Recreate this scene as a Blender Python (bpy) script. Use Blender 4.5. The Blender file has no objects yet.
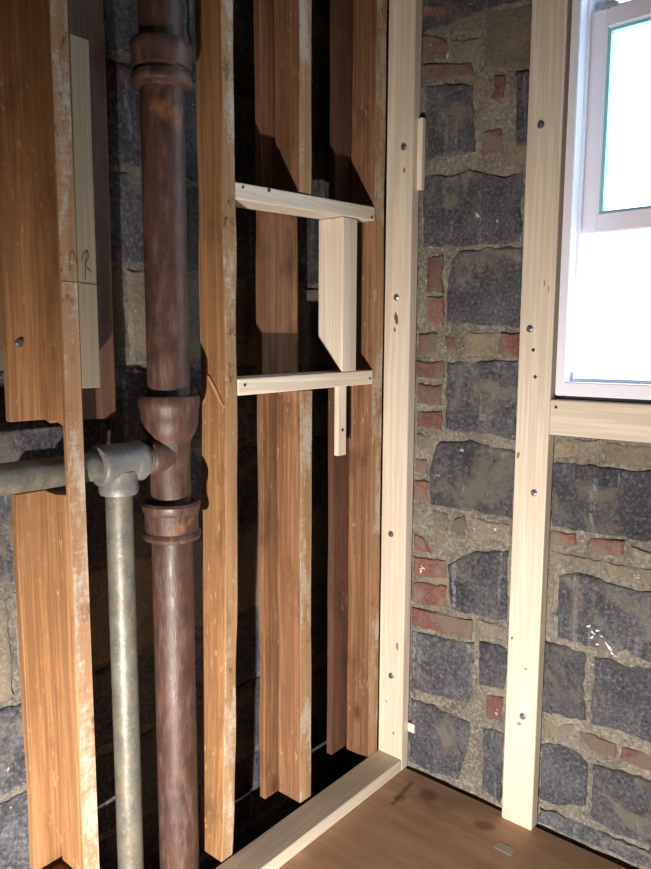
import bpy, bmesh, math, random
from mathutils import Vector, Matrix, noise

scene = bpy.context.scene
col = scene.collection
random.seed(11)

# ---------------------------------------------------------------- camera
YAW, PITCH, ROLL, FOCAL = 0.699287, 0.123512, 0.004334, 714.06
fw = Vector((-math.sin(YAW)*math.cos(PITCH), math.cos(YAW)*math.cos(PITCH), -math.sin(PITCH)))
rt = Vector((math.cos(YAW), math.sin(YAW), 0))
up = rt.cross(fw)
rt2 = rt*math.cos(ROLL) + up*math.sin(ROLL)
up2 = -rt*math.sin(ROLL) + up*math.cos(ROLL)
cd = bpy.data.cameras.new('camera')
cam = bpy.data.objects.new('camera', cd)
col.objects.link(cam)
rot = Matrix((rt2, up2, -fw)).transposed()
cam.matrix_world = Matrix.Translation((1.2407, -1.7797, 1.3122)) @ rot.to_4x4()
cd.sensor_fit = 'VERTICAL'
cd.sensor_height = 36.0
cd.lens = 36.0*FOCAL/869.0
cd.clip_start = 0.01
scene.camera = cam

# ---------------------------------------------------------------- sky, lamp, exposure
world = bpy.data.worlds.new('overcast_sky')
scene.world = world
world.use_nodes = True
bg = world.node_tree.nodes['Background']
bg.inputs['Color'].default_value = (0.74, 0.86, 1.0, 1)
bg.inputs['Strength'].default_value = 5.0

ld = bpy.data.lights.new('work_light', 'SPOT')
ld.energy = 285
ld.color = (1.0, 0.935, 0.86)
ld.spot_size = math.radians(124)
ld.spot_blend = 1.0
ld.shadow_soft_size = 0.02
lamp = bpy.data.objects.new('work_light', ld)
col.objects.link(lamp)
lamp.location = (0.90, -1.90, 0.15)
lamp.rotation_euler = (Vector((0.05, -0.45, 0.22)) - lamp.location).to_track_quat('-Z', 'Y').to_euler()

vs = scene.view_settings
vs.view_transform = 'Standard'
vs.look = 'None'
vs.gamma = 1.0
vs.use_curve_mapping = False
vs.exposure = 0.0

# ---------------------------------------------------------------- materials
class NT:
    def __init__(self, name):
        self.m = bpy.data.materials.new(name)
        self.m.use_nodes = True
        self.t = self.m.node_tree
        self.n = self.t.nodes
        self.b = self.n['Principled BSDF']
    def new(self, kind, **kw):
        nd = self.n.new(kind)
        for k, v in kw.items():
            setattr(nd, k, v)
        return nd
    def link(self, a, b):
        self.t.links.new(a, b)
    def coords(self, spread=7.0):
        tc = self.new('ShaderNodeTexCoord')
        oi = self.new('ShaderNodeObjectInfo')
        mu = self.new('ShaderNodeVectorMath', operation='SCALE')
        mu.inputs[0].default_value = (spread, spread*1.7, spread*2.3)
        self.link(oi.outputs['Random'], mu.inputs['Scale'])
        ad = self.new('ShaderNodeVectorMath', operation='ADD')
        self.link(tc.outputs['Object'], ad.inputs[0])
        self.link(mu.outputs[0], ad.inputs[1])
        self.rand = oi.outputs['Random']
        return ad.outputs[0]
    def scaled(self, v, s):
        mp = self.new('ShaderNodeMapping')
        self.link(v, mp.inputs['Vector'])
        mp.inputs['Scale'].default_value = s
        return mp.outputs[0]
    def noise(self, v, scale=1.0, detail=4, rough=0.55, dist=0.0):
        nz = self.new('ShaderNodeTexNoise')
        self.link(v, nz.inputs['Vector'])
        nz.inputs['Scale'].default_value = scale
        nz.inputs['Detail'].default_value = detail
        nz.inputs['Roughness'].default_value = rough
        nz.inputs['Distortion'].default_value = dist
        return nz.outputs['Fac']
    def ramp(self, f, stops):
        r = self.new('ShaderNodeValToRGB')
        self.link(f, r.inputs['Fac'])
        e = r.color_ramp.elements
        while len(e) < len(stops):
            e.new(0.5)
        for el, (pos, c) in zip(e, stops):
            el.position = pos
            el.color = (c, c, c, 1) if isinstance(c, (int, float)) else (*c, 1)
        return r.outputs['Color']
    def mix(self, f, a, b, mode='MIX'):
        mx = self.new('ShaderNodeMix', data_type='RGBA', blend_type=mode)
        for sock, val in ((mx.inputs['Factor'], f), (mx.inputs[6], a), (mx.inputs[7], b)):
            if isinstance(val, (int, float)):
                sock.default_value = val
            elif isinstance(val, tuple):
                sock.default_value = (*val, 1)
            else:
                self.link(val, sock)
        return mx.outputs[2]
    def math(self, op, a, b=0.0, clamp=False):
        md = self.new('ShaderNodeMath', operation=op, use_clamp=clamp)
        for sock, val in ((md.inputs[0], a), (md.inputs[1], b)):
            if isinstance(val, (int, float)):
                sock.default_value = val
            else:
                self.link(val, sock)
        return md.outputs[0]
    def finish(self, color, rough=0.8, height=None, bump=0.3, dist=0.004, metal=0.0, spec=0.3):
        if isinstance(color, tuple):
            self.b.inputs['Base Color'].default_value = (*color, 1)
        else:
            self.link(color, self.b.inputs['Base Color'])
        if isinstance(rough, (int, float)):
            self.b.inputs['Roughness'].default_value = rough
        else:
            self.link(rough, self.b.inputs['Roughness'])
        self.b.inputs['Metallic'].default_value = metal
        self.b.inputs['Specular IOR Level'].default_value = spec
        if height is not None:
            bp = self.new('ShaderNodeBump')
            bp.inputs['Strength'].default_value = bump
            bp.inputs['Distance'].default_value = dist
            self.link(height, bp.inputs['Height'])
            self.link(bp.outputs[0], self.b.inputs['Normal'])
        return self.m

def stretch(axis, across, along):
    return tuple(along if i == 'XYZ'.index(axis) else across for i in range(3))

def wood(name, light, mid, dark, axis='Z', knot=0.5, rough=0.7, saw=0.0, stain=0.0, contrast=1.0):
    k = NT(name)
    v = k.coords()
    g1 = k.noise(k.scaled(v, stretch(axis, 22, 1.1)), 1, 5, 0.6, 0.6)
    g2 = k.noise(k.scaled(v, stretch(axis, 120, 3.0)), 1, 3, 0.6)
    big = k.noise(k.scaled(v, stretch(axis, 5, 1.6)), 1, 3, 0.5)
    c = k.mix(k.ramp(g1, [(0.5-0.2/contrast, 0), (0.5+0.2/contrast, 1)]), mid, light)
    c = k.mix(k.math('MULTIPLY', k.ramp(g2, [(0.46, 1), (0.60, 0)]), 0.35*contrast), c, dark)
    c = k.mix(k.math('MULTIPLY', k.ramp(big, [(0.50, 0), (0.72, 1)]), 0.55), c, mid)
    # knots
    vo = k.new('ShaderNodeTexVoronoi', feature='F1')
    nzv = k.noise(v, 30, 2)
    k.link(k.scaled(v, stretch(axis, 9, 3.6)), vo.inputs['Vector'])
    vo.inputs['Scale'].default_value = 1.0
    dsum = k.math('ADD', vo.outputs['Distance'], k.math('MULTIPLY', nzv, 0.10))
    kn = k.ramp(dsum, [(0.11, 1), (0.21, 0)])
    sep = k.new('ShaderNodeSeparateColor')
    k.link(vo.outputs['Color'], sep.inputs[0])
    kn = k.math('MULTIPLY', kn, k.math('LESS_THAN', sep.outputs[0], knot))
    c = k.mix(k.math('MULTIPLY', kn, 0.75), c, dark)
    h = k.math('ADD', g2, k.math('MULTIPLY', g1, 0.5))
    if saw:
        sv = k.noise(k.scaled(v, stretch(axis, 3, 260)), 1, 2)
        h = k.math('ADD', h, k.math('MULTIPLY', sv, saw))
        c = k.mix(k.math('MULTIPLY', k.ramp(sv, [(0.4, 0), (0.6, 1)]), 0.14*saw), c, dark)
    if stain:
        sn = k.noise(k.scaled(v, stretch(axis, 9, 4)), 1, 5, 0.65)
        c = k.mix(k.math('MULTIPLY', k.ramp(sn, [(0.53, 0), (0.68, 1)]), stain), c, tuple(x*0.5 for x in dark))
        fl = k.noise(k.scaled(v, stretch(axis, 75, 28)), 1, 3, 0.6)
        fa = k.noise(k.scaled(v, stretch(axis, 6, 3)), 1, 2, 0.5)
        c = k.mix(k.math('MULTIPLY', k.math('MULTIPLY', k.ramp(fl, [(0.62, 0), (0.70, 1)]), k.ramp(fa, [(0.44, 0), (0.58, 1)])), 0.55), c, tuple(min(1.0, x*1.5+0.06) for x in light))
        c = k.mix(k.math('MULTIPLY', k.ramp(fl, [(0.27, 1), (0.33, 0)]), 0.6), c, dark)
    # a little difference from board to board
    hsv = k.new('ShaderNodeHueSaturation')
    k.link(c, hsv.inputs['Color'])
    k.link(k.math('ADD', k.math('MULTIPLY', k.rand, 0.24), 0.88), hsv.inputs['Value'])
    return k.finish(hsv.outputs[0], rough, h, 0.35, 0.0015, spec=0.25)

def plaster_edge(name, light, mid, dark, plaster, amount):
    """room-side edge of an old stud: weathered wood with plaster scraps and lath marks"""
    k = NT(name)
    v = k.coords()
    g1 = k.noise(k.scaled(v, (40, 40, 1.6)), 1, 5, 0.6)
    c = k.mix(k.ramp(g1, [(0.35, 0), (0.65, 1)]), mid, light)
    pn = k.noise(k.scaled(v, (14, 14, 4.5)), 1, 6, 0.72)
    lath = k.noise(k.scaled(v, (30, 30, 120)), 1, 3, 0.7)
    pm = k.ramp(k.math('ADD', pn, k.math('MULTIPLY', k.math('SUBTRACT', lath, 0.5), 0.22)),
                [(0.60-amount*0.2, 0), (0.70-amount*0.2, 1)])
    c = k.mix(k.math('MULTIPLY', pm, 0.85), c, plaster)
    sn = k.noise(k.scaled(v, (34, 34, 22)), 1, 5, 0.7)
    sb = k.noise(k.scaled(v, (4, 4, 2.4)), 1, 2)
    sm = k.math('MULTIPLY', k.ramp(sn, [(0.56, 0), (0.63, 1)]), k.ramp(sb, [(0.46, 0), (0.6, 1)]))
    c = k.mix(k.math('MULTIPLY', sm, 0.85), c, dark)
    h = k.math('ADD', lath, k.math('ADD', pn, g1))
    return k.finish(c, 0.85, h, 0.5, 0.002, spec=0.2)

PINE = dict(light=(0.78, 0.70, 0.59), mid=(0.72, 0.625, 0.50), dark=(0.32, 0.19, 0.10), knot=0.3, rough=0.55, contrast=0.7)
M_pine_z = wood('new_pine_upright', axis='Z', **PINE)
M_pine_y = wood('new_pine_along_wall', axis='Y', **PINE)
M_pine_x = wood('new_pine_rail', axis='X', **PINE)
M_old = wood('old_stud_wood', (0.335, 0.178, 0.093), (0.215, 0.103, 0.050), (0.07, 0.030, 0.016), 'Z', knot=0.45, rough=0.62, saw=0.3, stain=0.6, contrast=1.3)
M_old_orange = wood('orange_stud_wood', (0.38, 0.210, 0.098), (0.27, 0.135, 0.056), (0.10, 0.045, 0.020), 'Z', knot=0.4, rough=0.6, saw=0.6, stain=0.45, contrast=1.3)
M_old_dark = wood('dark_plank_wood', (0.155, 0.075, 0.046), (0.105, 0.048, 0.030), (0.04, 0.02, 0.013), 'Z', knot=0.3, rough=0.65, saw=0.5, stain=0.4)  # dark brown wood, deepened to put the shade behind the studs into colour
M_grey_board = wood('weathered_grey_board', (0.27, 0.22, 0.155), (0.21, 0.17, 0.115), (0.10, 0.075, 0.05), 'Z', knot=0.2, rough=0.8, contrast=0.7)
M_edge = plaster_edge('old_stud_room_edge', (0.38, 0.24, 0.13), (0.27, 0.15, 0.075), (0.035, 0.024, 0.02), (0.46, 0.40, 0.33), 0.46)
M_edge_white = plaster_edge('plaster_smeared_edge', (0.36, 0.22, 0.13), (0.27, 0.15, 0.08), (0.05, 0.03, 0.025), (0.44, 0.385, 0.32), 0.58)

def masonry(name, a, b, smear, smear_amt, pit=1.0, streak=0.0):
    k = NT(name)
    v = k.coords(3.0)
    big = k.noise(v, 9, 5, 0.6)
    fine = k.noise(v, 110, 4, 0.7)
    c = k.mix(k.ramp(big, [(0.35, 0), (0.65, 1)]), a, b)
    c = k.mix(k.math('MULTIPLY', k.ramp(fine, [(0.52, 0), (0.66, 1)]), 0.45*pit), c, tuple(min(1, x*2.3+0.03) for x in b))
    c = k.mix(k.math('MULTIPLY', k.ramp(fine, [(0.34, 1), (0.45, 0)]), 0.7*pit), c, tuple(x*0.25 for x in a))
    sm = k.noise(v, 6.5, 6, 0.68, 0.5)
    lo = 0.66 - smear_amt*0.25
    c = k.mix(k.math('MULTIPLY', k.ramp(sm, [(lo, 0), (lo+0.09, 1)]), 0.8), c, smear)
    if streak:
        st = k.noise(k.scaled(v, (26, 26, 2.2)), 1, 5, 0.7)
        fl = k.noise(v, 60, 4, 0.7)
        mk = k.math('MULTIPLY', k.ramp(st, [(0.58, 0), (0.70, 1)]), k.ramp(fl, [(0.42, 0), (0.6, 1)]))
        c = k.mix(k.math('MULTIPLY', mk, streak), c, (0.42, 0.44, 0.48))
    wf = k.noise(v, 38, 3, 0.5)
    c = k.mix(k.math('MULTIPLY', k.ramp(wf, [(0.735, 0), (0.76, 1)]), 0.7), c, (0.55, 0.53, 0.50))
    hsv = k.new('ShaderNodeHueSaturation')
    k.link(c, hsv.inputs['Color'])
    k.link(k.math('ADD', k.math('MULTIPLY', k.rand, 0.4), 0.8), hsv.inputs['Value'])
    h = k.math('ADD', k.math('MULTIPLY', fine, 0.6), k.math('ADD', big, k.math('MULTIPLY', sm, 0.5)))
    return k.finish(hsv.outputs[0], 0.9, h, 0.8, 0.006, spec=0.2)

M_block = masonry('cinder_block', (0.044, 0.045, 0.053), (0.088, 0.087, 0.096), (0.155, 0.138, 0.112), 0.5, 1.0, 0.6)
M_brick = masonry('red_brick', (0.13, 0.056, 0.046), (0.175, 0.086, 0.072), (0.165, 0.14, 0.11), 0.78, 0.6)
M_coated = masonry('mortar_coated_masonry', (0.135, 0.115, 0.092), (0.20, 0.172, 0.135), (0.23, 0.19, 0.12), 0.4, 0.5)
M_mortar = masonry('lime_mortar', (0.115, 0.104, 0.090), (0.185, 0.165, 0.137), (0.22, 0.18, 0.11), 0.30, 0.9)

def iron(name):
    k = NT(name)
    v = k.coords()
    a = k.noise(v, 16, 6, 0.65)
    f = k.noise(k.scaled(v, (60, 60, 14)), 1, 5, 0.7)
    c = k.mix(k.ramp(a, [(0.35, 0), (0.65, 1)]), (0.045, 0.023, 0.018), (0.092, 0.044, 0.032))
    c = k.mix(k.math('MULTIPLY', k.ramp(f, [(0.5, 0), (0.72, 1)]), 0.5), c, (0.20, 0.125, 0.10))
    o = k.noise(v, 7, 5, 0.6)
    c = k.mix(k.math('MULTIPLY', k.ramp(o, [(0.62, 0), (0.72, 1)]), 0.7), c, (0.34, 0.15, 0.055))
    return k.finish(c, k.ramp(f, [(0.3, 0.32), (0.7, 0.66)]), k.math('ADD', f, a), 0.4, 0.003, metal=0.0, spec=0.45)
M_iron = iron('rusty_cast_iron')

def galvanised(name, a, b, rust):
    k = NT(name)
    v = k.coords()
    n1 = k.noise(k.scaled(v, (28, 28, 20)), 1, 5, 0.65)
    n2 = k.noise(v, 120, 3, 0.6)
    c = k.mix(k.ramp(n1, [(0.36, 0), (0.64, 1)]), a, b)
    r = k.noise(v, 11, 5, 0.65)
    c = k.mix(k.math('MULTIPLY', k.ramp(r, [(0.52, 0), (0.66, 1)]), rust), c, (0.20, 0.10, 0.055))
    c = k.mix(k.math('MULTIPLY', k.ramp(n2, [(0.54, 0), (0.70, 1)]), 0.3), c, (0.36, 0.35, 0.30))
    return k.finish(c, 0.5, k.math('ADD', n1, n2), 0.3, 0.002, metal=0.25, spec=0.5)
M_galv = galvanised('galvanised_steel', (0.095, 0.098, 0.084), (0.175, 0.168, 0.128), 0.35)
M_galv_rust = galvanised('galvanised_fitting', (0.14, 0.14, 0.145), (0.21, 0.205, 0.19), 0.8)

def plain(name, c, rough=0.5, metal=0.0, spec=0.4):
    k = NT(name)
    v = k.coords()
    n1 = k.noise(v, 40, 3)
    cc = k.mix(k.math('MULTIPLY', n1, 0.2), c, tuple(x*0.8 for x in c))
    return k.finish(cc, rough, metal=metal, spec=spec)
M_screw = plain('zinc_screw', (0.42, 0.43, 0.46), 0.3, 0.9)
M_nail = plain('dark_nail', (0.09, 0.08, 0.08), 0.5, 0.6)
M_vinyl = plain('white_vinyl', (0.84, 0.84, 0.95), 0.35)  # lavender tint paints daylight glare into the white vinyl
M_edge_glow = plain('painted_teal_glow', (0.30, 0.62, 0.66), 0.3)  # teal colour stands in for the cyan glow along the glass edge
M_lock = plain('grey_lock', (0.42, 0.42, 0.44), 0.4)
M_pencil = plain('pencil_mark', (0.06, 0.055, 0.05), 0.8)
M_paint_web = plain('white_paint_and_web', (0.80, 0.80, 0.82), 0.6)
M_paper = plain('pale_paper', (0.40, 0.36, 0.32), 0.7)
M_plaster = plain('old_wall_plaster', (0.26, 0.24, 0.21), 0.9)
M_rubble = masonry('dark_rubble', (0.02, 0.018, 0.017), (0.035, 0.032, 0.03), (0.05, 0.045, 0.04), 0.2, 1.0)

gk = NT('clear_window_glass')
gk.n.remove(gk.b)
tr = gk.new('ShaderNodeBsdfTransparent'); tr.inputs[0].default_value = (0.90, 0.98, 0.99, 1)
gl = gk.new('ShaderNodeBsdfGlossy'); gl.inputs['Roughness'].default_value = 0.03
mxs = gk.new('ShaderNodeMixShader'); mxs.inputs[0].default_value = 0.06
gk.link(tr.outputs[0], mxs.inputs[1]); gk.link(gl.outputs[0], mxs.inputs[2])
gk.link(mxs.outputs[0], gk.n['Material Output'].inputs[0])
M_glass = gk.m

def floor_material():
    k = NT('brown_floor_sheet')
    tc = k.new('ShaderNodeTexCoord'); v = tc.outputs['Object']
    g = k.noise(k.scaled(v, (3, 26, 10)), 1, 5, 0.6)
    b = k.noise(v, 5, 5, 0.6)
    c = k.mix(k.ramp(g, [(0.35, 0), (0.65, 1)]), (0.40, 0.235, 0.135), (0.52, 0.32, 0.195))
    c = k.mix(k.math('MULTIPLY', k.ramp(b, [(0.5, 0), (0.7, 1)]), 0.4), c, (0.26, 0.15, 0.085))
    wob = k.noise(v, 28, 3)
    for (sx, sy, r) in ((0.215, -0.085, 0.026), (0.405, -0.098, 0.022), (0.16, -0.15, 0.014)):
        dn = k.new('ShaderNodeVectorMath', operation='DISTANCE')
        k.link(v, dn.inputs[0]); dn.inputs[1].default_value = (sx, sy, 0)
        dd = k.math('ADD', dn.outputs['Value'], k.math('MULTIPLY', k.math('SUBTRACT', wob, 0.5), 0.03))
        c = k.mix(k.math('MULTIPLY', k.ramp(dd, [(r*0.7, 1), (r*1.4, 0)]), 0.55), c, (0.055, 0.03, 0.016))
    # long dark scratch pointing into the corner
    sp = k.new('ShaderNodeSeparateXYZ'); k.link(v, sp.inputs[0])
    ln = k.math('ABSOLUTE', k.math('SUBTRACT', k.math('SUBTRACT', sp.outputs[0], 0.152), k.math('MULTIPLY', k.math('ADD', sp.outputs[1], 0.12), -0.12)))
    on = k.math('MULTIPLY', k.ramp(ln, [(0.004, 1), (0.009, 0)]),
                k.math('MULTIPLY', k.math('LESS_THAN', sp.outputs[1], -0.06), k.math('GREATER_THAN', sp.outputs[1], -0.19)))
    c = k.mix(k.math('MULTIPLY', on, 0.6), c, (0.05, 0.028, 0.015))
    return k.finish(c, 0.55, g, 0.15, 0.001, spec=0.3)
M_floor = floor_material()

# ---------------------------------------------------------------- builders
def tag(o, label, cat, group=None, kind=None):
    o['label'] = label
    o['category'] = cat
    if group: o['group'] = group
    if kind: o['kind'] = kind
    return o

def link(name, me, mats, loc, parent=None):
    o = bpy.data.objects.new(name, me)
    col.objects.link(o)
    for m in mats:
        me.materials.append(m)
    loc = Vector(loc)
    if parent is not None:
        o.parent = parent
        pl = Vector(parent.location)
        if parent.parent is not None:
            pl = pl + Vector(parent.parent.location)
        loc = loc - pl
    o.location = loc
    return o

def empty(name, loc):
    o = bpy.data.objects.new(name, None)
    o.empty_display_size = 0.05
    col.objects.link(o)
    o.location = loc
    return o

def from_bm(name, bm, mats, loc, parent=None, smooth=False):
    me = bpy.data.meshes.new(name)
    if smooth:
        for f in bm.faces: f.smooth = True
    bm.normal_update()
    bm.to_mesh(me); bm.free()
    return link(name, me, mats, loc, parent)

def timber(name, x0, x1, y0, y1, z0, z1, mat, parent=None, bevel=0.003, edge=None, warp=0.0, seed=0, rise=0.0, lean=0.0):
    """a sawn board; its +x faces may carry another look (edge)"""
    base = Vector(((x0+x1)/2, (y0+y1)/2, z0))
    bm = bmesh.new()
    bmesh.ops.create_cube(bm, size=1.0)
    for v in bm.verts:
        v.co = Vector((v.co.x*(x1-x0), v.co.y*(y1-y0), (v.co.z+0.5)*(z1-z0)))
    bmesh.ops.bevel(bm, geom=bm.edges[:], offset=bevel, segments=2, profile=0.5, affect='EDGES')
    if warp:
        n = max(4, int((z1-z0)/0.06))
        for i in range(1, n):
            zc = (z1-z0)*i/n
            bmesh.ops.bisect_plane(bm, geom=bm.verts[:]+bm.edges[:]+bm.faces[:], plane_co=(0, 0, zc), plane_no=(0, 0, 1))
        for v in bm.verts:
            q = Vector((seed*3.1 + v.co.x*18, seed*1.7 + v.co.y*18, v.co.z*5.0))
            v.co.x += noise.noise(q)*warp
            v.co.y += noise.noise(q + Vector((9, 4, 2)))*warp
    for v in bm.verts:
        v.co.z += rise*v.co.y/(y1-y0)
        v.co.y -= lean*max(0.0, (1.3 - z0 - v.co.z)/1.3)**2
    bm.normal_update()
    if edge is not None:
        for f in bm.faces:
            if f.normal.x > 0.8: f.material_index = 1
    return from_bm(name, bm, [mat] + ([edge] if edge is not None else []), base, parent)

def prism_xz(name, poly, y0, y1, mat, edge=None, bevel=0.0015, parent=None):
    """outline in the x-z plane, extruded along y"""
    bx = sum(p[0] for p in poly)/len(poly); bz = min(p[1] for p in poly); by = (y0+y1)/2
    bm = bmesh.new()
    a = [bm.verts.new((p[0]-bx, y0-by, p[1]-bz)) for p in poly]
    b = [bm.verts.new((p[0]-bx, y1-by, p[1]-bz)) for p in poly]
    bm.faces.new(a); bm.faces.new(b[::-1])
    n = len(poly)
    for i in range(n):
        bm.faces.new((a[i], b[i], b[(i+1) % n], a[(i+1) % n]))
    bmesh.ops.recalc_face_normals(bm, faces=bm.faces[:])
    bmesh.ops.bevel(bm, geom=bm.edges[:], offset=bevel, segments=1, affect='EDGES')
    bm.normal_update()
    if edge is not None:
        for f in bm.faces:
            if f.normal.x > 0.8: f.material_index = 1
    return from_bm(name, bm, [mat] + ([edge] if edge is not None else []), (bx, by, bz), parent)

def boxes(name, specs, mats, loc, parent=None, bevel=0.0):
    bm = bmesh.new()
    for (x0, x1, y0, y1, z0, z1) in specs:
        r = bmesh.ops.create_cube(bm, size=1.0)
        for v in r['verts']:
            v.co = Vector(((x0+x1)/2 + v.co.x*(x1-x0) - loc[0], (y0+y1)/2 + v.co.y*(y1-y0) - loc[1], (z0+z1)/2 + v.co.z*(z1-z0) - loc[2]))
    if bevel:
        bmesh.ops.bevel(bm, geom=bm.edges[:], offset=bevel, segments=2, affect='EDGES')
    return from_bm(name, bm, mats, loc, parent)

def lathe(name, prof, mat, loc, axis='Z', parent=None, segs=40, rough=0.0):
    """prof: (radius, distance along the axis) pairs, closed at both ends"""
    bm = bmesh.new()
    rings = []
    for (r, t) in prof:
        ring = []
        for i in range(segs):
            a = 2*math.pi*i/segs
            rr = r*(1 + rough*noise.noise(Vector((math.cos(a)*2, math.sin(a)*2, t*25))))
            c, s = rr*math.cos(a), rr*math.sin(a)
            co = (c, s, t) if axis == 'Z' else ((c, t, s) if axis == 'Y' else (t, c, s))
            ring.append(bm.verts.new(co))
        rings.append(ring)
    for q in range(len(rings)-1):
        for i in range(segs):
            j = (i+1) % segs
            bm.faces.new((rings[q][i], rings[q][j], rings[q+1][j], rings[q+1][i]))
    bm.faces.new(rings[0][::-1]); bm.faces.new(rings[-1])
    bmesh.ops.recalc_face_normals(bm, faces=bm.faces[:])
    for f in bm.faces:
        f.smooth = len(f.verts) == 4
    o = from_bm(name, bm, [mat], loc, parent)
    o.data.set_sharp_from_angle(angle=math.radians(38))
    return o

screw_mesh = {}
def screw(loc, axis, parent, size=1.0, mat=None):
    """hex washer-head screw driven into a board, facing -y or +x"""
    mat = mat or M_screw
    key = (axis, size, mat.name)
    if key not in screw_mesh:
        bm = bmesh.new()
        def disc(r0, r1, d0, d1, n):
            A = []; Bq = []
            for i in range(n):
                a = 2*math.pi*i/n
                for L, r, d in ((A, r0, d0), (Bq, r1, d1)):
                    p = (r*math.cos(a)*size, -d*size, r*math.sin(a)*size) if axis == '-Y' else (d*size, r*math.cos(a)*size, r*math.sin(a)*size)
                    L.append(bm.verts.new(p))
            for i in range(n):
                j = (i+1) % n
                bm.faces.new((A[i], A[j], Bq[j], Bq[i]))
            bm.faces.new(Bq); bm.faces.new(A[::-1])
        disc(0.0095, 0.009, -0.001, 0.0018, 16)
        disc(0.0064, 0.0060, 0.0018, 0.0075, 6)
        bmesh.ops.recalc_face_normals(bm, faces=bm.faces[:])
        me = bpy.data.meshes.new('screw'); bm.to_mesh(me); bm.free()
        me.materials.append(mat)
        screw_mesh[key] = me
    o = bpy.data.objects.new('screw' if mat is M_screw else 'nail', screw_mesh[key])
    col.objects.link(o)
    o.parent = parent
    o.location = Vector(loc) - Vector(parent.location)
    return o

def strokes(name, lines, x, mat, parent, w=0.0011):
    """hand-drawn marks on a face that looks along +x; lines hold (y, z) points"""
    bm = bmesh.new()
    y0, z0 = lines[0][0]
    for ln in lines:
        for (ya, za), (yb, zb) in zip(ln, ln[1:]):
            d = Vector((0, yb-ya, zb-za)); L = d.length
            if L < 1e-6: continue
            d /= L; nrm = Vector((0, -d.z, d.y))*w
            e = d*w*0.6
            pa = Vector((0, ya-y0, za-z0)) - e; pb = Vector((0, yb-y0, zb-z0)) + e
            f = [bm.verts.new(pa+nrm), bm.verts.new(pb+nrm), bm.verts.new(pb-nrm), bm.verts.new(pa-nrm)]
            g = [bm.verts.new(v.co + Vector((0.0004, 0, 0))) for v in f]
            bm.faces.new(g)
            for i in range(4):
                bm.faces.new((f[i], f[(i+1) % 4], g[(i+1) % 4], g[i]))
    bmesh.ops.recalc_face_normals(bm, faces=bm.faces[:])
    return from_bm(name, bm, [mat], (x, y0, z0), parent)

def resample(poly, step, jit):
    out = []
    n = len(poly)
    for i in range(n):
        a = Vector(poly[i]); b = Vector(poly[(i+1) % n])
        m = max(1, int((b-a).length/step))
        for s in range(m):
            p = a.lerp(b, s/m)
            q = Vector((p.x*45, p.y*45, 3.3))
            q2 = q*2.9
            out.append(Vector((p.x + noise.noise(q)*jit + noise.noise(q2)*jit*0.5, p.y + noise.noise(q + Vector((7, 3, 1)))*jit + noise.noise(q2 + Vector((2, 8, 5)))*jit*0.5)))
    return out

def masonry_piece(name, poly, to_world, mat, parent, front=0.0, step=0.013, jit=0.0062):
    """irregular block face: worn rim, uneven front, sides running back into the mortar"""
    pts = resample(poly, step, jit)
    c = sum(pts, Vector((0, 0)))/len(pts)
    bm = bmesh.new()
    rings = []
    for k, (ins, dep) in enumerate(((-0.001, 0.03), (0.0, 0.006), (0.004, 0.0015), (0.010, 0.0))):
        ring = []
        for p in pts:
            d = c - p
            q = p + d*(ins/max(d.length, 0.02))
            w = front + dep + (noise.noise(Vector((q.x*14, q.y*14, k*0.5)))*0.0018 if k > 1 else 0)
            ring.append(bm.verts.new(to_world(q.x - c.x, q.y - c.y, w)))
        rings.append(ring)
    n = len(pts)
    for a, b in zip(rings, rings[1:]):
        for i in range(n):
            bm.faces.new((a[i], a[(i+1) % n], b[(i+1) % n], b[i]))
    bm.faces.new(rings[-1])
    bmesh.ops.triangulate(bm, faces=[f for f in bm.faces if len(f.verts) > 4])
    bmesh.ops.recalc_face_normals(bm, faces=bm.faces[:])
    for v in bm.verts:
        v.co -= to_world(0.0, 0.0, 0.0)
    return from_bm(name, bm, [mat], to_world(c.x, c.y, 0.0), parent)

# ================================================================ the setting
CEIL = 2.75
XR, YB = 2.40, -2.95
WX0, WX1, WZ0, WZ1 = 0.520, 1.32, 1.187, 2.70        # window opening

def mortar_face(bm, u0, u1, v0, v1, step, to_world, depth, amp, hole=None):
    nu = int((u1-u0)/step); nv = int((v1-v0)/step)
    grid = {}
    for i in range(nu+1):
        for j in range(nv+1):
            u = u0 + (u1-u0)*i/nu; v = v0 + (v1-v0)*j/nv
            w = max(0.0008, depth + noise.fractal(Vector((u*16, v*16, depth*40)), 1.0, 2.0, 4)*amp + noise.noise(Vector((u*6, v*6, 4.4)))*amp*0.7)
            grid[i, j] = bm.verts.new(to_world(u, v, w))
    for i in range(nu):
        for j in range(nv):
            uc = u0 + (u1-u0)*(i+0.5)/nu; vc = v0 + (v1-v0)*(j+0.5)/nv
            if hole and hole[0] < uc < hole[1] and hole[2] < vc < hole[3]: continue
            f = bm.faces.new((grid[i, j], grid[i+1, j], grid[i+1, j+1], grid[i, j+1]))
            f.smooth = True
    for v in [v for v in bm.verts if not v.link_faces]:
        bm.verts.remove(v)

def add_box(bm, x0, x1, y0, y1, z0, z1):
    r = bmesh.ops.create_cube(bm, size=1.0)
    for v in r['verts']:
        v.co = Vector(((x0+x1)/2 + v.co.x*(x1-x0), (y0+y1)/2 + v.co.y*(y1-y0), (z0+z1)/2 + v.co.z*(z1-z0)))

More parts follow.
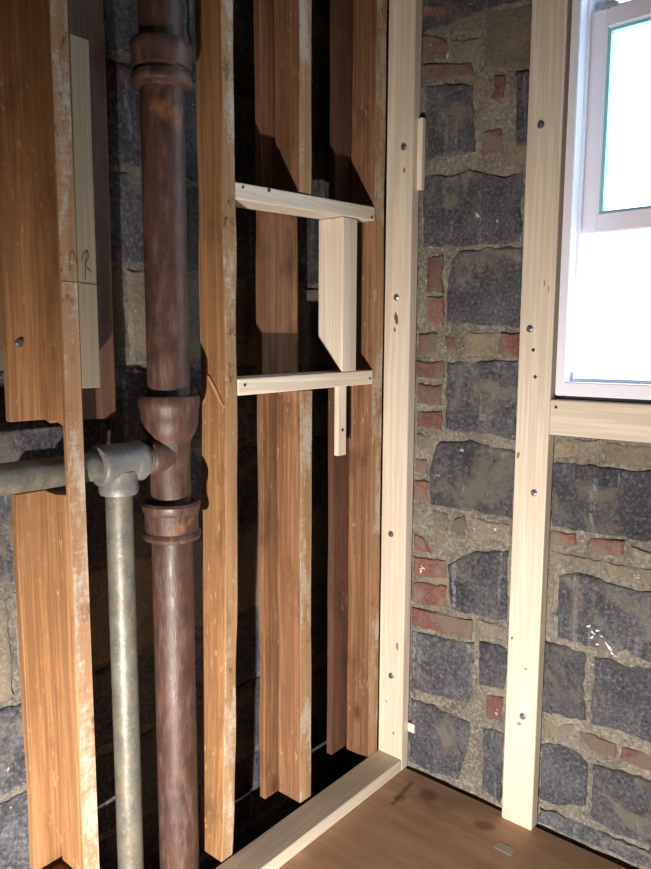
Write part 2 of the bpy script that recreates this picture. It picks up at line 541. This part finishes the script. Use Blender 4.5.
# window wall: mortar bed with blocks and bricks let into it
toR = lambda u, v, w: Vector((u, w, v))
bm = bmesh.new()
mortar_face(bm, -0.40, XR, -0.20, CEIL, 0.0135, toR, 0.0068, 0.0055, (WX0-0.01, WX1, WZ0, WZ1))
for s in ((-0.40, WX0, 0.03, 0.11, -0.20, CEIL), (WX1, XR, 0.03, 0.11, -0.20, CEIL), (WX0, WX1, 0.03, 0.11, -0.20, WZ0), (WX0, WX1, 0.03, 0.11, WZ1, CEIL)):
    add_box(bm, *s)
wall_right = from_bm('wall_right', bm, [M_mortar], (0, 0, 0))
tag(wall_right, 'rough block and brick wall with tan mortar around the window', 'wall', kind='structure')

TRACED = [
    ('brick', [(0.082, 2.249), (0.166, 2.226), (0.163, 2.196), (0.083, 2.215)]),
    ('coated', [(0.078, 2.3), (0.18, 2.27), (0.181, 2.232), (0.079, 2.261)]),
    ('coated', [(0.192, 2.266), (0.408, 2.206), (0.407, 2.167), (0.193, 2.226)]),
    ('coated', [(0.175, 2.223), (0.265, 2.2), (0.262, 2.127), (0.174, 2.145)]),
    ('brick', [(0.084, 2.171), (0.133, 2.163), (0.162, 2.138), (0.16, 2.095), (0.086, 2.107)]),
    ('coated', [(0.174, 2.135), (0.259, 2.118), (0.252, 2.06), (0.176, 2.073)]),
    ('coated', [(0.277, 2.194), (0.41, 2.161), (0.411, 2.013), (0.276, 2.034)]),
    ('brick', [(0.09, 2.093), (0.24, 2.063), (0.247, 2.033), (0.174, 2.035), (0.091, 2.045)]),
    ('block', [(0.098, 2.033), (0.165, 2.026), (0.254, 2.004), (0.254, 1.913), (0.263, 1.829), (0.186, 1.831), (0.106, 1.833)]),
    ('brick', [(0.312, 2.016), (0.345, 2.011), (0.337, 1.952), (0.302, 1.956)]),
    ('coated', [(0.268, 2.011), (0.3, 2.009), (0.293, 1.9), (0.269, 1.905)]),
    ('brick', [(0.285, 1.882), (0.339, 1.879), (0.339, 1.809), (0.281, 1.813)]),
    ('block', [(0.37, 2.01), (0.416, 2.002), (0.419, 1.821), (0.378, 1.825)]),
    ('block', [(0.097, 1.794), (0.156, 1.788), (0.204, 1.776), (0.243, 1.791), (0.263, 1.746), (0.284, 1.725), (0.339, 1.741), (0.402, 1.76), (0.401, 1.582), (0.256, 1.587), (0.102, 1.591)]),
    ('brick', [(0.116, 1.568), (0.168, 1.57), (0.171, 1.464), (0.115, 1.464)]),
    ('brick', [(0.122, 1.453), (0.172, 1.453), (0.174, 1.372), (0.121, 1.37)]),
    ('block', [(0.225, 1.573), (0.316, 1.576), (0.413, 1.571), (0.407, 1.366), (0.293, 1.373), (0.183, 1.381), (0.184, 1.483), (0.195, 1.546)]),
    ('brick', [(0.094, 1.35), (0.158, 1.353), (0.156, 1.29), (0.092, 1.287)]),
    ('brick', [(0.181, 1.344), (0.226, 1.347), (0.221, 1.299), (0.189, 1.294)]),
    ('coated', [(0.242, 1.349), (0.342, 1.351), (0.338, 1.287), (0.241, 1.283)]),
    ('brick', [(0.351, 1.348), (0.408, 1.348), (0.407, 1.285), (0.35, 1.29)]),
    ('brick', [(0.089, 1.269), (0.18, 1.271), (0.182, 1.22), (0.09, 1.22)]),
    ('brick', [(0.091, 1.202), (0.175, 1.202), (0.177, 1.145), (0.092, 1.143)]),
    ('brick', [(0.093, 1.125), (0.174, 1.127), (0.176, 1.073), (0.094, 1.075)]),
    ('block', [(0.19, 1.268), (0.297, 1.273), (0.408, 1.277), (0.408, 1.064), (0.352, 1.067), (0.297, 1.071), (0.189, 1.074)]),
    ('coated', [(0.091, 1.057), (0.146, 1.053), (0.14, 1.008), (0.092, 1.006)]),
    ('brick', [(0.089, 0.985), (0.134, 0.983), (0.135, 0.939), (0.09, 0.939)]),
    ('brick', [(0.087, 0.915), (0.136, 0.915), (0.134, 0.854), (0.088, 0.857)]),
    ('block', [(0.163, 1.034), (0.261, 1.051), (0.335, 1.041), (0.409, 1.034), (0.405, 0.847), (0.27, 0.848), (0.148, 0.848), (0.139, 0.936)]),
    ('brick', [(0.223, 0.811), (0.261, 0.832), (0.272, 0.799), (0.237, 0.775), (0.217, 0.778)]),
    ('coated', [(0.155, 0.834), (0.206, 0.829), (0.205, 0.737), (0.165, 0.714)]),
    ('coated', [(0.28, 0.832), (0.402, 0.83), (0.401, 0.779), (0.283, 0.766)]),
    ('brick', [(0.091, 0.753), (0.123, 0.743), (0.152, 0.703), (0.092, 0.697)]),
    ('block', [(0.207, 0.674), (0.236, 0.698), (0.299, 0.737), (0.399, 0.759), (0.401, 0.554), (0.322, 0.548), (0.224, 0.544)]),
    ('brick', [(0.092, 0.679), (0.2, 0.688), (0.205, 0.637), (0.094, 0.616)]),
    ('brick', [(0.091, 0.6), (0.209, 0.611), (0.214, 0.545), (0.092, 0.534)]),
    ('brick', [(0.089, 0.52), (0.191, 0.527), (0.294, 0.529), (0.292, 0.474), (0.193, 0.465), (0.09, 0.463)]),
    ('coated', [(0.312, 0.537), (0.405, 0.54), (0.403, 0.497), (0.314, 0.492)]),
    ('block', [(0.09, 0.447), (0.193, 0.453), (0.302, 0.462), (0.303, 0.353), (0.298, 0.281), (0.198, 0.266), (0.091, 0.253)]),
    ('block', [(0.318, 0.476), (0.407, 0.48), (0.403, 0.353), (0.319, 0.343)]),
    ('brick', [(0.345, 0.327), (0.401, 0.334), (0.4, 0.256), (0.351, 0.254)]),
    ('block', [(0.092, 0.227), (0.199, 0.225), (0.297, 0.222), (0.296, 0.141), (0.263, 0.023), (0.17, 0.01), (0.089, 0.014)]),
    ('block', [(0.339, 0.222), (0.405, 0.228), (0.403, 0.014), (0.343, 0.025)]),
    ('coated', [(0.51, 1.078), (0.632, 1.081), (0.633, 1.026), (0.585, 1.034), (0.512, 1.026)]),
    ('coated', [(0.642, 1.08), (0.772, 1.079), (0.775, 1.034), (0.669, 1.028), (0.645, 1.03)]),
    ('block', [(0.51, 1.013), (0.585, 1.021), (0.665, 1.015), (0.78, 1.023), (0.79, 0.851), (0.726, 0.847), (0.517, 0.844)]),
    ('brick', [(0.513, 0.832), (0.584, 0.837), (0.586, 0.803), (0.514, 0.795)]),
    ('brick', [(0.615, 0.832), (0.669, 0.839), (0.703, 0.835), (0.7, 0.801), (0.647, 0.788), (0.614, 0.797)]),
    ('coated', [(0.718, 0.825), (0.787, 0.823), (0.788, 0.802), (0.72, 0.798)]),
    ('coated', [(0.512, 0.781), (0.648, 0.776), (0.647, 0.749), (0.514, 0.748)]),
    ('coated', [(0.66, 0.775), (0.789, 0.784), (0.792, 0.738), (0.662, 0.745)]),
    ('block', [(0.542, 0.716), (0.589, 0.737), (0.675, 0.727), (0.797, 0.722), (0.808, 0.549), (0.709, 0.548), (0.634, 0.545), (0.544, 0.547)]),
    ('coated', [(0.507, 0.717), (0.529, 0.716), (0.53, 0.554), (0.508, 0.554)]),
    ('block', [(0.509, 0.529), (0.583, 0.53), (0.625, 0.529), (0.627, 0.429), (0.629, 0.344), (0.513, 0.326)]),
    ('block', [(0.643, 0.524), (0.71, 0.53), (0.808, 0.537), (0.819, 0.346), (0.695, 0.344), (0.645, 0.339)]),
    ('brick', [(0.617, 0.312), (0.671, 0.316), (0.712, 0.312), (0.714, 0.273), (0.669, 0.266), (0.62, 0.263)]),
    ('brick', [(0.722, 0.311), (0.77, 0.316), (0.821, 0.32), (0.824, 0.272), (0.773, 0.269), (0.721, 0.273)]),
    ('coated', [(0.513, 0.312), (0.603, 0.321), (0.603, 0.276), (0.516, 0.255)]),
    ('block', [(0.514, 0.236), (0.569, 0.255), (0.612, 0.257), (0.645, 0.226), (0.643, 0.112), (0.577, 0.082), (0.518, 0.071)]),
    ('block', [(0.655, 0.235), (0.726, 0.242), (0.825, 0.246), (0.835, 0.081), (0.723, 0.064), (0.657, 0.085)]),
    ('block', [(0.516, 0.049), (0.659, 0.057), (0.784, 0.056), (0.836, 0.06), (0.839, 0.018), (0.713, 0.012), (0.515, 0.007)]),
]

PIECE = {'block': ('block', M_block, 0.001), 'brick': ('brick', M_brick, 0.0008), 'coated': ('brick', M_coated, 0.0035)}
for kind, poly in TRACED:
    nm, mt, fr = PIECE[kind]
    masonry_piece(nm, poly, toR, mt, wall_right, fr)

def course(u0, u1, v0, v1, to_world, parent, length, start, front, brick=0.12, coated=0.0):
    """one course of blocks, some places filled with bricks"""
    u = start
    while u < u1:
        L = length*random.uniform(0.92, 1.06)
        a, b = max(u, u0), min(u + L - 0.014, u1)
        if b - a > 0.05:
            if random.random() < brick:
                k = 3
                for q in range(k):
                    z0 = v0 + 0.008 + (v1-v0-0.012)*q/k; z1 = v0 + (v1-v0-0.012)*(q+1)/k - 0.004
                    m = (a+b)/2 if b-a > 0.26 else b
                    for (p0, p1) in ((a, m-0.006), (m+0.006, b)):
                        if p1-p0 > 0.05:
                            masonry_piece('brick', [(p0, z0), (p1, z0), (p1, z1), (p0, z1)], to_world, M_brick if random.random() < 0.7 else M_coated, parent, front+0.001)
            else:
                j = lambda: random.uniform(-0.004, 0.004)
                masonry_piece('block', [(a+j(), v0+0.008+j()), (b+j(), v0+0.008+j()), (b+j(), v1-0.006+j()), (a+j(), v1-0.006+j())], to_world, M_coated if random.random() < coated else M_block, parent, front)
        u += L

z = 0.004
for i in range(6):
    course(0.80, XR-0.02, z, z+0.19, toR, wall_right, 0.40, 0.80 - 0.2*(i % 2) - 0.05, 0.001)
    z += 0.194
for i in range(7):
    course(WX1+0.02, XR-0.02, z, z+0.21, toR, wall_right, 0.40, WX1+0.02 - 0.2*(i % 2), 0.001)
    z += 0.214
for i, zz in enumerate((2.17, 2.37, 2.56)):
    course(0.085, 0.50, zz, zz+0.185, toR, wall_right, 0.40, 0.06 - 0.15*(i % 2), 0.001)

# wall behind the old studs
toL = lambda u, v, w: Vector((-0.172 - w, u, v))
bm = bmesh.new()
mortar_face(bm, YB, 0.02, -0.20, CEIL, 0.0145, toL, 0.0055, 0.006)
add_box(bm, -0.40, -0.215, YB, 0.02, -0.20, CEIL)
wall_left = from_bm('wall_left', bm, [M_mortar], (0, 0, 0))
tag(wall_left, 'dark block wall behind the old brown studs', 'wall', kind='structure')
joints = [-0.18, -0.08, 0.14, 0.36, 0.565, 0.81, 1.04, 1.265, 1.485, 1.705, 1.94, 2.16, 2.38, 2.60, CEIL]
starts = [0.0, -0.22, -0.02, -0.31, -0.12, -0.25, -0.05, -0.20, -0.02, -0.24, -0.05, -0.25, -0.1, -0.3]
for i, (a, b) in enumerate(zip(joints, joints[1:])):
    course(YB+0.02, -0.005, a, b, toL, wall_left, 0.40, YB + starts[i], 0.001, 0.04, 1.0 if i in (4, 7) else 0.0)

# floor, cavity bed, remaining room shell
floor = boxes('floor', [(0.0, XR, YB, -0.013, -0.024, 0.0)], [M_floor], (0, 0, 0))
tag(floor, 'scuffed brown sheet floor with dark stains', 'floor', kind='structure')
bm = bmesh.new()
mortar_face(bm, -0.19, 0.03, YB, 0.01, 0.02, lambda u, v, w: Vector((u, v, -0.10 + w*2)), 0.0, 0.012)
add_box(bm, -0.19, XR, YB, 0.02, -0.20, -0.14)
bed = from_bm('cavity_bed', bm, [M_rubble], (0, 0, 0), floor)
ceiling = boxes('ceiling', [(-0.40, XR+0.1, YB-0.1, 0.22, CEIL, CEIL+0.1)], [M_plaster], (0, 0, CEIL))
tag(ceiling, 'plain dull plaster ceiling over the studs', 'ceiling', kind='structure')
wb = boxes('wall_back', [(-0.40, XR+0.1, YB-0.1, YB, -0.2, CEIL)], [M_plaster], (1.0, YB, -0.2))
tag(wb, 'plain plaster wall opposite the window', 'wall', kind='structure')
wsd = boxes('wall_side', [(XR, XR+0.1, YB, 0.22, -0.2, CEIL)], [M_plaster], (XR, -1.4, -0.2))
tag(wsd, 'plain plaster wall opposite the studs', 'wall', kind='structure')

# ---------------------------------------------------------------- window
win = empty('window_1', ((WX0+WX1)/2, 0.04, WZ0))
tag(win, 'white vinyl sash window with its lower sash slid halfway up', 'window', kind='structure')
wl = (WX0, 0.0, WZ0)
def ring(x0, x1, z0, z1, wl_, wr_, wb_, wt_, y0, y1):
    return [(x0, x0+wl_, y0, y1, z0, z1), (x1-wr_, x1, y0, y1, z0, z1), (x0+wl_, x1-wr_, y0, y1, z0, z0+wb_), (x0+wl_, x1-wr_, y0, y1, z1-wt_, z1)]
boxes('window_frame', ring(0.5245, WX1, WZ0+0.004, WZ1, 0.022, 0.024, 0.034, 0.03, -0.030, 0.11), [M_vinyl], wl, win, 0.002)
boxes('leak_blocker', ring(0.512, WX1+0.01, WZ0-0.005, WZ1+0.01, 0.016, 0.016, 0.012, 0.02, 0.0125, 0.029), [M_vinyl], wl, win)  # ring added to block daylight leaking in around the frame
boxes('frame_lip', ring(WX0+0.022, WX1-0.022, WZ0+0.030, WZ1-0.03, 0.010, 0.010, 0.012, 0.01, 0.012, 0.026), [M_vinyl], wl, win, 0.0015)
boxes('window_sill', [(WX0+0.024, WX1-0.024, 0.026, 0.12, WZ0+0.032, WZ0+0.046)], [M_vinyl], wl, win, 0.002)
lower = boxes('lower_sash', ring(0.541, WX1-0.021, 1.590, 2.112, 0.048, 0.048, 0.048, 0.045, 0.030, 0.062), [M_vinyl], (0.541, 0.03, 1.59), win, 0.003)
boxes('pane', [(0.585, WX1-0.065, 0.044, 0.048, 1.632, 2.070)], [M_glass], (0.585, 0.044, 1.632), lower)
boxes('pane_edge_glow', ring(0.588, WX1-0.068, 1.637, 2.068, 0.009, 0.009, 0.006, 0.009, 0.037, 0.055), [M_edge_glow], (0.588, 0.044, 1.632), lower)  # added strip that carries the painted glow round the pane
lk = boxes('sash_lock', [(0.572, 0.612, 0.026, 0.058, 2.112, 2.120), (0.580, 0.602, 0.030, 0.050, 2.120, 2.132)], [M_lock], (0.572, 0.03, 2.112), lower, 0.002)
upper = boxes('upper_sash', ring(0.541, WX1-0.021, 2.085, WZ1-0.03, 0.044, 0.044, 0.045, 0.045, 0.066, 0.098), [M_vinyl], (0.541, 0.066, 2.085), win, 0.003)
boxes('pane', [(0.583, WX1-0.062, 0.080, 0.084, 2.128, WZ1-0.075)], [M_glass], (0.583, 0.08, 2.128), upper)

# ================================================================ new pine framing
corner_stud = timber('pine_stud', 0.0, 0.089, -0.038, 0.0, 0.0, CEIL, M_pine_z, bevel=0.0035)
tag(corner_stud, 'new pale pine stud standing flat in the room corner', 'stud', 'new pine studs screwed to the block wall')
for (sx, sz) in ((0.060, 1.868), (0.043, 1.452), (0.037, 0.748), (0.055, 2.30), (0.046, 0.30)):
    screw((sx, -0.038, sz), '-Y', corner_stud)
window_stud = timber('pine_stud', 0.4265, 0.5155, -0.038, 0.0, 0.0, CEIL, M_pine_z, bevel=0.0035)
tag(window_stud, 'new pale pine stud standing flat beside the window', 'stud', 'new pine studs screwed to the block wall')
for (sx, sz) in ((0.463, 1.853), (0.455, 1.357), (0.484, 0.936), (0.470, 2.33), (0.478, 0.32)):
    screw((sx, -0.038, sz), '-Y', window_stud)
for (sx, sz) in ((0.466, 1.304), (0.474, 1.236)):
    screw((sx, -0.038, sz), '-Y', window_stud, 0.5, M_nail)
rail = timber('pine_rail', 0.516, 1.40, -0.038, 0.0, 1.0913, 1.1803, M_pine_x, bevel=0.0035)
tag(rail, 'horizontal pale pine rail under the white window', 'rail')
screw((0.532, -0.038, 1.162), '-Y', rail, 0.45, M_nail)
sole = timber('sole_plate', 0.0, 0.089, -2.2, -0.0385, 0.0, 0.038, M_pine_y, bevel=0.003)
tag(sole, 'pale pine plate lying on the floor along the old studs', 'plate')

M_knot = wood('pine_knot', (0.36, 0.23, 0.13), (0.28, 0.16, 0.09), (0.12, 0.06, 0.03), 'Z', knot=0.5)
M_knot_dark = wood('resin_knot', (0.20, 0.10, 0.05), (0.13, 0.06, 0.03), (0.04, 0.02, 0.012), 'Z', knot=0.6)
def knot(x, z, a, b, parent, y=-0.038):
    bm = bmesh.new()
    n = 14
    A = []; Bq = []
    for i in range(n):
        t = 2*math.pi*i/n
        r = 1 + 0.25*math.sin(2*t + x*70) + 0.15*math.sin(5*t + z*40)
        A.append(bm.verts.new((a*r*math.cos(t), 0.001, b*r*math.sin(t))))
        Bq.append(bm.verts.new((a*0.9*r*math.cos(t), -0.0004, b*0.9*r*math.sin(t))))
    bm.faces.new(Bq)
    for i in range(n):
        bm.faces.new((A[i], A[(i+1) % n], Bq[(i+1) % n], Bq[i]))
    bmesh.ops.recalc_face_normals(bm, faces=bm.faces[:])
    return from_bm('knot', bm, [M_knot_dark if a > 0.0065 else M_knot], (x, y, z), parent)
for (kx, kz, ka, kb) in ((0.043, 1.392, 0.007, 0.019), (0.038, 1.360, 0.004, 0.008), (0.062, 1.805, 0.005, 0.007), (0.066, 0.40, 0.006, 0.011), (0.030, 0.21, 0.003, 0.004), (0.058, 0.115, 0.004, 0.005)):
    knot(kx, kz, ka, kb, corner_stud)
for (kx, kz, ka, kb) in ((0.436, 1.03, 0.005, 0.008), (0.438, 0.53, 0.004, 0.005), (0.480, 0.455, 0.004, 0.004), (0.468, 0.295, 0.005, 0.006), (0.488, 1.47, 0.0015, 0.010), (0.500, 1.455, 0.0015, 0.008)):
    knot(kx, kz, ka, kb, window_stud)

# ================================================================ old studs and planks
YA, YBs, YC, YD = (-0.665, -0.626), (-0.410, -0.364), (-0.091, -0.042), (-1.068, -1.031)
sA = timber('old_stud', -0.087, 0.0, YA[0], YA[1], 0.039, CEIL, M_old_orange, bevel=0.003, edge=M_edge, warp=0.004, seed=1, lean=0.036)
tag(sA, 'old brown stud right beside the rusty soil pipe', 'stud', 'old brown studs')
bm = bmesh.new()
out = ((-0.060, 0.074), (-0.052, 0.072), (-0.030, 0.046), (-0.004, 0.006), (-0.004, 0.0), (-0.022, 0.020), (-0.046, 0.052))
fr_ = [bm.verts.new((q[0], -0.003, q[1])) for q in out]
bk_ = [bm.verts.new((q[0]*1.02, 0.002, q[1])) for q in out]
bm.faces.new(fr_)
for i in range(len(out)):
    bm.faces.new((fr_[i], fr_[(i+1) % len(out)], bk_[(i+1) % len(out)], bk_[i]))
bmesh.ops.recalc_face_normals(bm, faces=bm.faces[:])
M_split = plain('fresh_split_wood', (0.50, 0.25, 0.09), 0.7)
spl = from_bm('splinter', bm, [M_split], (0.0, -0.6662, 1.168), sA)
spl['label'] = 'fresh orange splinter lifting off the stud'
sB1 = timber('old_stud', -0.087, 0.0, YBs[0], YBs[1], 1.6945, CEIL, M_old, bevel=0.003, edge=M_edge, warp=0.003, seed=2)
tag(sB1, 'old brown stud stub cut off on top of the upper pine crosspiece', 'stud', 'old brown studs')
sB2 = timber('old_stud', -0.087, 0.0, YBs[0]+0.004, YBs[1]+0.004, 0.044, 1.1965, M_old, bevel=0.003, edge=M_edge, warp=0.003, seed=3)
tag(sB2, 'old brown stud cut off under the lower pine crosspiece', 'stud', 'old brown studs')
sC = timber('old_stud', -0.087, 0.0, YC[0], YC[1], 0.030, CEIL, M_old, bevel=0.003, edge=M_edge, warp=0.003, seed=4)
tag(sC, 'old brown stud next to the new corner stud', 'stud', 'old brown studs')
sD = prism_xz('old_stud', [(0, 0.222), (0, CEIL), (-0.087, CEIL), (-0.087, 1.168), (-0.060, 1.160), (-0.040, 1.166), (-0.013, 1.158), (-0.011, 1.026), (-0.05, 1.022), (-0.087, 1.024), (-0.087, 0.222)], YD[0], YD[1], M_old_orange, M_edge_white, 0.002)
tag(sD, 'old orange-brown stud notched around the horizontal grey pipe', 'stud', 'old brown studs')
blk = timber('old_block', -0.109, 0.0, -1.125, -1.028, -0.09, 0.214, M_old, bevel=0.003, edge=M_edge, warp=0.002, seed=5)
tag(blk, 'short old wood block under the notched stud', 'block')

PX = (-0.113, -0.0915)
def plank(y0, y1, z0, z1, mat, seed, label):
    o = timber('old_plank', PX[0], PX[1], y0, y1, z0, z1, mat, bevel=0.002, warp=0.003, seed=seed)
    return tag(o, label, 'plank', 'old planks behind the studs')
plank(-0.453, -0.315, 0.040, CEIL, M_old, 6, 'old reddish-brown plank showing between the two pine crosspieces')
plank(-0.158, -0.030, 0.038, CEIL, M_old_dark, 7, 'dark old plank behind the stud nearest the corner')
pu = plank(-1.130, -1.032, 1.165, CEIL, M_old_orange, 8, 'orange-brown old plank with a round screw above the horizontal pipe')
screw((-0.0915, -1.106, 1.315), '+X', pu, 0.95)
plank(-1.127, -1.032, 0.226, 1.024, M_old_orange, 9, 'orange-brown old plank standing below the horizontal pipe')
plank(-1.028, -0.897, 1.157, CEIL, M_old_dark, 10, 'dark brown old plank just left of the rusty soil pipe')

gb = timber('grey_board', -0.085, -0.0005, -1.0295, -0.990, 1.229, 1.873, M_grey_board, bevel=0.002, warp=0.001, seed=12)
tag(gb, 'short weathered grey board nailed beside the notched stud', 'board')
strokes('pencil_mark', [[(-1.022, 1.470), (-1.019, 1.483), (-1.010, 1.490), (-1.007, 1.479), (-1.015, 1.463), (-1.004, 1.450)], [(-1.016, 1.436), (-1.012, 1.486)], [(-1.0285, 1.4285), (-0.993, 1.427)]], 0.0003, M_pencil, gb, 0.0007)
strokes('pencil_mark', [[(-1.047, 1.449), (-1.047, 1.481), (-1.040, 1.488), (-1.0325, 1.463)], [(-1.064, 1.4295), (-1.0315, 1.4285)]], 0.0003, M_pencil, sD, 0.0007)

# crosspieces and the short upright between them
up_br = timber('pine_crosspiece', -0.086, 0.0015, -0.625, -0.0925, 1.6545, 1.6925, M_pine_y, bevel=0.003, rise=0.022)
tag(up_br, 'upper pale pine crosspiece fixed between two old studs', 'crosspiece', 'pine crosspieces')
lo_br = timber('pine_crosspiece', -0.086, 0.0015, -0.625, -0.0925, 1.1985, 1.2385, M_pine_y, bevel=0.003, rise=0.008)
tag(lo_br, 'lower pale pine crosspiece with a thin strip hanging below it', 'crosspiece', 'pine crosspieces')
for zc, br in ((1.673, up_br), (1.219, lo_br)):
    for yc in (-0.605, -0.108):
        nl = screw((0.0015, yc, zc), '+X', br, 0.42, M_nail)
screw((0.0015, -0.52, 1.680), '+X', up_br, 0.55, M_nail)
pb = prism_xz('pine_block', [(0.001, 1.2415), (0.001, 1.6588), (-0.036, 1.6588), (-0.088, 1.6588), (-0.088, 1.334), (-0.004, 1.2415)], -0.235, -0.199, M_pine_z, bevel=0.0025)
tag(pb, 'short pine block with a slanted lower end between the crosspieces', 'block')
tb = timber('pine_batten', -0.030, -0.001, -0.198, -0.170, 1.2415, 1.6588, M_pine_z, bevel=0.002)
tag(tb, 'slim pine batten flush against the slanted pine block', 'batten')
ts = timber('pine_strip', -0.052, -0.0365, -0.204, -0.168, 0.998, 1.1975, M_pine_z, bevel=0.0015)
tag(ts, 'thin pine strip hanging below the lower crosspiece', 'strip')
screw((-0.0365, -0.186, 1.072), '+X', ts, 0.5, M_nail)

# ================================================================ soil stack
SX, SY = -0.050, -0.788
stack = empty('soil_stack', (SX, SY, -0.1))
tag(stack, 'rusty brown cast iron soil pipe with hub joints', 'pipe')
R = 0.0465
def hub(z0, z1, r0, r1, name='hub'):
    h = z1 - z0
    return lathe(name, [(r0, z0-0.004), (r1-0.010, z0), (r1-0.002, z0+0.003), (r1+0.001, z0+0.010), (r1-0.001, z0+0.017), (r1-0.005, z0+0.021), (r1-0.005, z1-0.026), (r1-0.001, z1-0.021), (r1+0.001, z1-0.006), (r1-0.003, z1), (R+0.006, z1), (R+0.004, z1-0.008), (R-0.004, z1-0.010)],
                 M_iron, (SX, SY, 0), 'Z', stack, 48, 0.012)
lathe('pipe_length', [(R, -0.1), (R, 0.88)], M_iron, (SX, SY, 0), 'Z', stack, 48, 0.006)
hub(0.874, 0.962, R, 0.065)
lathe('fitting_body', [(R-0.003, 0.945), (R-0.001, 0.99), (R-0.002, 1.04), (R-0.001, 1.10), (R+0.002, 1.13)], M_iron, (SX, SY, 0), 'Z', stack, 48, 0.012)
lathe('hub', [(R-0.001, 1.098), (R+0.003, 1.106), (0.0575, 1.119), (0.0625, 1.134), (0.0640, 1.150), (0.0640, 1.170), (0.067, 1.176), (0.0675, 1.196), (0.064, 1.2015), (R+0.006, 1.2015), (R+0.004, 1.193), (R-0.004, 1.192)], M_iron, (SX, SY, 0), 'Z', stack, 48, 0.014)
lathe('branch_socket', [(0.034, -0.016), (0.0385, -0.012), (0.0400, -0.002), (0.0385, 0.004), (0.040, 0.012), (0.0425, 0.030), (0.036, 0.060)], M_iron, (SX, SY-0.048, 1.068), 'Y', stack, 40, 0.012)
lathe('pipe_length', [(R, 1.18), (R, 1.88)], M_iron, (SX, SY, 0), 'Z', stack, 48, 0.006)
lathe('hub', [(R, 1.846), (R+0.005, 1.851), (0.060, 1.853), (0.0640, 1.859), (0.0645, 1.867), (0.0625, 1.875), (0.0570, 1.879), (0.0570, 1.884), (0.0625, 1.887), (0.0630, 1.890), (0.0625, 1.914), (0.0645, 1.917), (0.0645, 1.934), (0.061, 1.939), (R+0.006, 1.939), (R+0.004, 1.930), (R-0.004, 1.928)], M_iron, (SX, SY, 0), 'Z', stack, 48, 0.012)
lathe('pipe_length', [(R-0.001, 1.915), (R-0.001, CEIL-0.001)], M_iron, (SX, SY, 0), 'Z', stack, 48, 0.006)

# ================================================================ galvanised drain
GY, GZ = -0.924, 1.065
drain = empty('galvanised_drain', (SX, GY, 0.0))
tag(drain, 'grey galvanised drain pipe with a tee joined to the rusty pipe', 'pipe')
lathe('down_pipe', [(0.0285, -0.095), (0.0285, 1.01)], M_galv, (SX, GY, 0), 'Z', drain, 40, 0.008)
lathe('side_pipe', [(0.0300, -1.05), (0.0300, 0.0)], M_galv, (SX, GY-0.03, GZ), 'Y', drain, 40, 0.008)
tee = lathe('tee_body', [(0.030, -0.058), (0.0400, -0.056), (0.0430, -0.051), (0.0435, -0.040), (0.0415, -0.034), (0.0410, 0.010), (0.0405, 0.020), (0.0415, 0.024), (0.0440, 0.028), (0.0440, 0.046), (0.0405, 0.052), (0.030, 0.054)], M_galv_rust, (SX, GY+0.005, GZ), 'Y', drain, 44, 0.015)
lathe('tee_outlet', [(0.034, 0.998), (0.0390, 1.000), (0.0410, 1.006), (0.0410, 1.018), (0.0395, 1.024), (0.0405, 1.05)], M_galv_rust, (SX, GY, 0), 'Z', drain, 44, 0.012)
lathe('nipple', [(0.033, 0.0), (0.033, 0.0265)], M_galv, (SX, GY+0.045, GZ), 'Y', drain, 36, 0.006)

# ================================================================ small things
sh = boxes('wood_shim', [(0.0895, 0.106, -0.016, 0.0, 1.752, 1.945)], [M_pine_z], (0.094, -0.006, 1.752), None, 0.001)
tag(sh, 'long thin wood shim wedged behind the corner stud high up', 'shim', 'wood shims')
sh2 = boxes('wood_shim', [(0.0895, 0.112, -0.006, 0.0, 0.120, 0.148)], [M_pine_z], (0.1, -0.003, 0.120), None, 0.001)
tag(sh2, 'small square wood shim behind the corner stud near the floor', 'shim', 'wood shims')
scr = boxes('paper_scrap', [(0.466, 0.514, -0.161, -0.133, 0.0, 0.0006)], [M_paper], (0.49, -0.146, 0.0))
tag(scr, 'pale rectangular scrap stuck on the brown floor', 'paper')

def splash(name, blobs, parent):
    bm = bmesh.new()
    c0 = blobs[0][:2]
    for (u, v, a, b, ang) in blobs:
        A = []; Bq = []
        for i in range(9):
            t = 2*math.pi*i/9
            rr = 1 + 0.35*math.sin(3*t + u*90)
            x = a*rr*math.cos(t); y = b*rr*math.sin(t)
            p = (u - c0[0] + x*math.cos(ang) - y*math.sin(ang), v - c0[1] + x*math.sin(ang) + y*math.cos(ang))
            A.append(bm.verts.new((p[0], 0.001, p[1]))); Bq.append(bm.verts.new((p[0], -0.0012, p[1])))
        bm.faces.new(Bq)
        for i in range(9):
            bm.faces.new((A[i], A[(i+1) % 9], Bq[(i+1) % 9], Bq[i]))
    bmesh.ops.recalc_face_normals(bm, faces=bm.faces[:])
    return from_bm(name, bm, [M_paint_web], (c0[0], 0.0, c0[1]), parent)
splash('paint_web_fleck', [(0.628, 0.602, 0.006, 0.002, 0.5), (0.640, 0.588, 0.007, 0.002, -0.6), (0.651, 0.596, 0.005, 0.002, 0.3), (0.638, 0.575, 0.005, 0.0025, 0.9), (0.662, 0.584, 0.004, 0.0015, -0.3), (0.652, 0.560, 0.004, 0.002, 0.2), (0.681, 0.562, 0.012, 0.003, -0.8), (0.690, 0.548, 0.006, 0.002, -0.9)], wall_right)
splash('paint_web_fleck', [(0.126, 0.650, 0.010, 0.0015, 0.4), (0.130, 0.652, 0.009, 0.0015, -0.6), (0.122, 0.640, 0.006, 0.002, 1.2)], wall_right)  # white cobweb on the bricks, made of blobs in the paint material
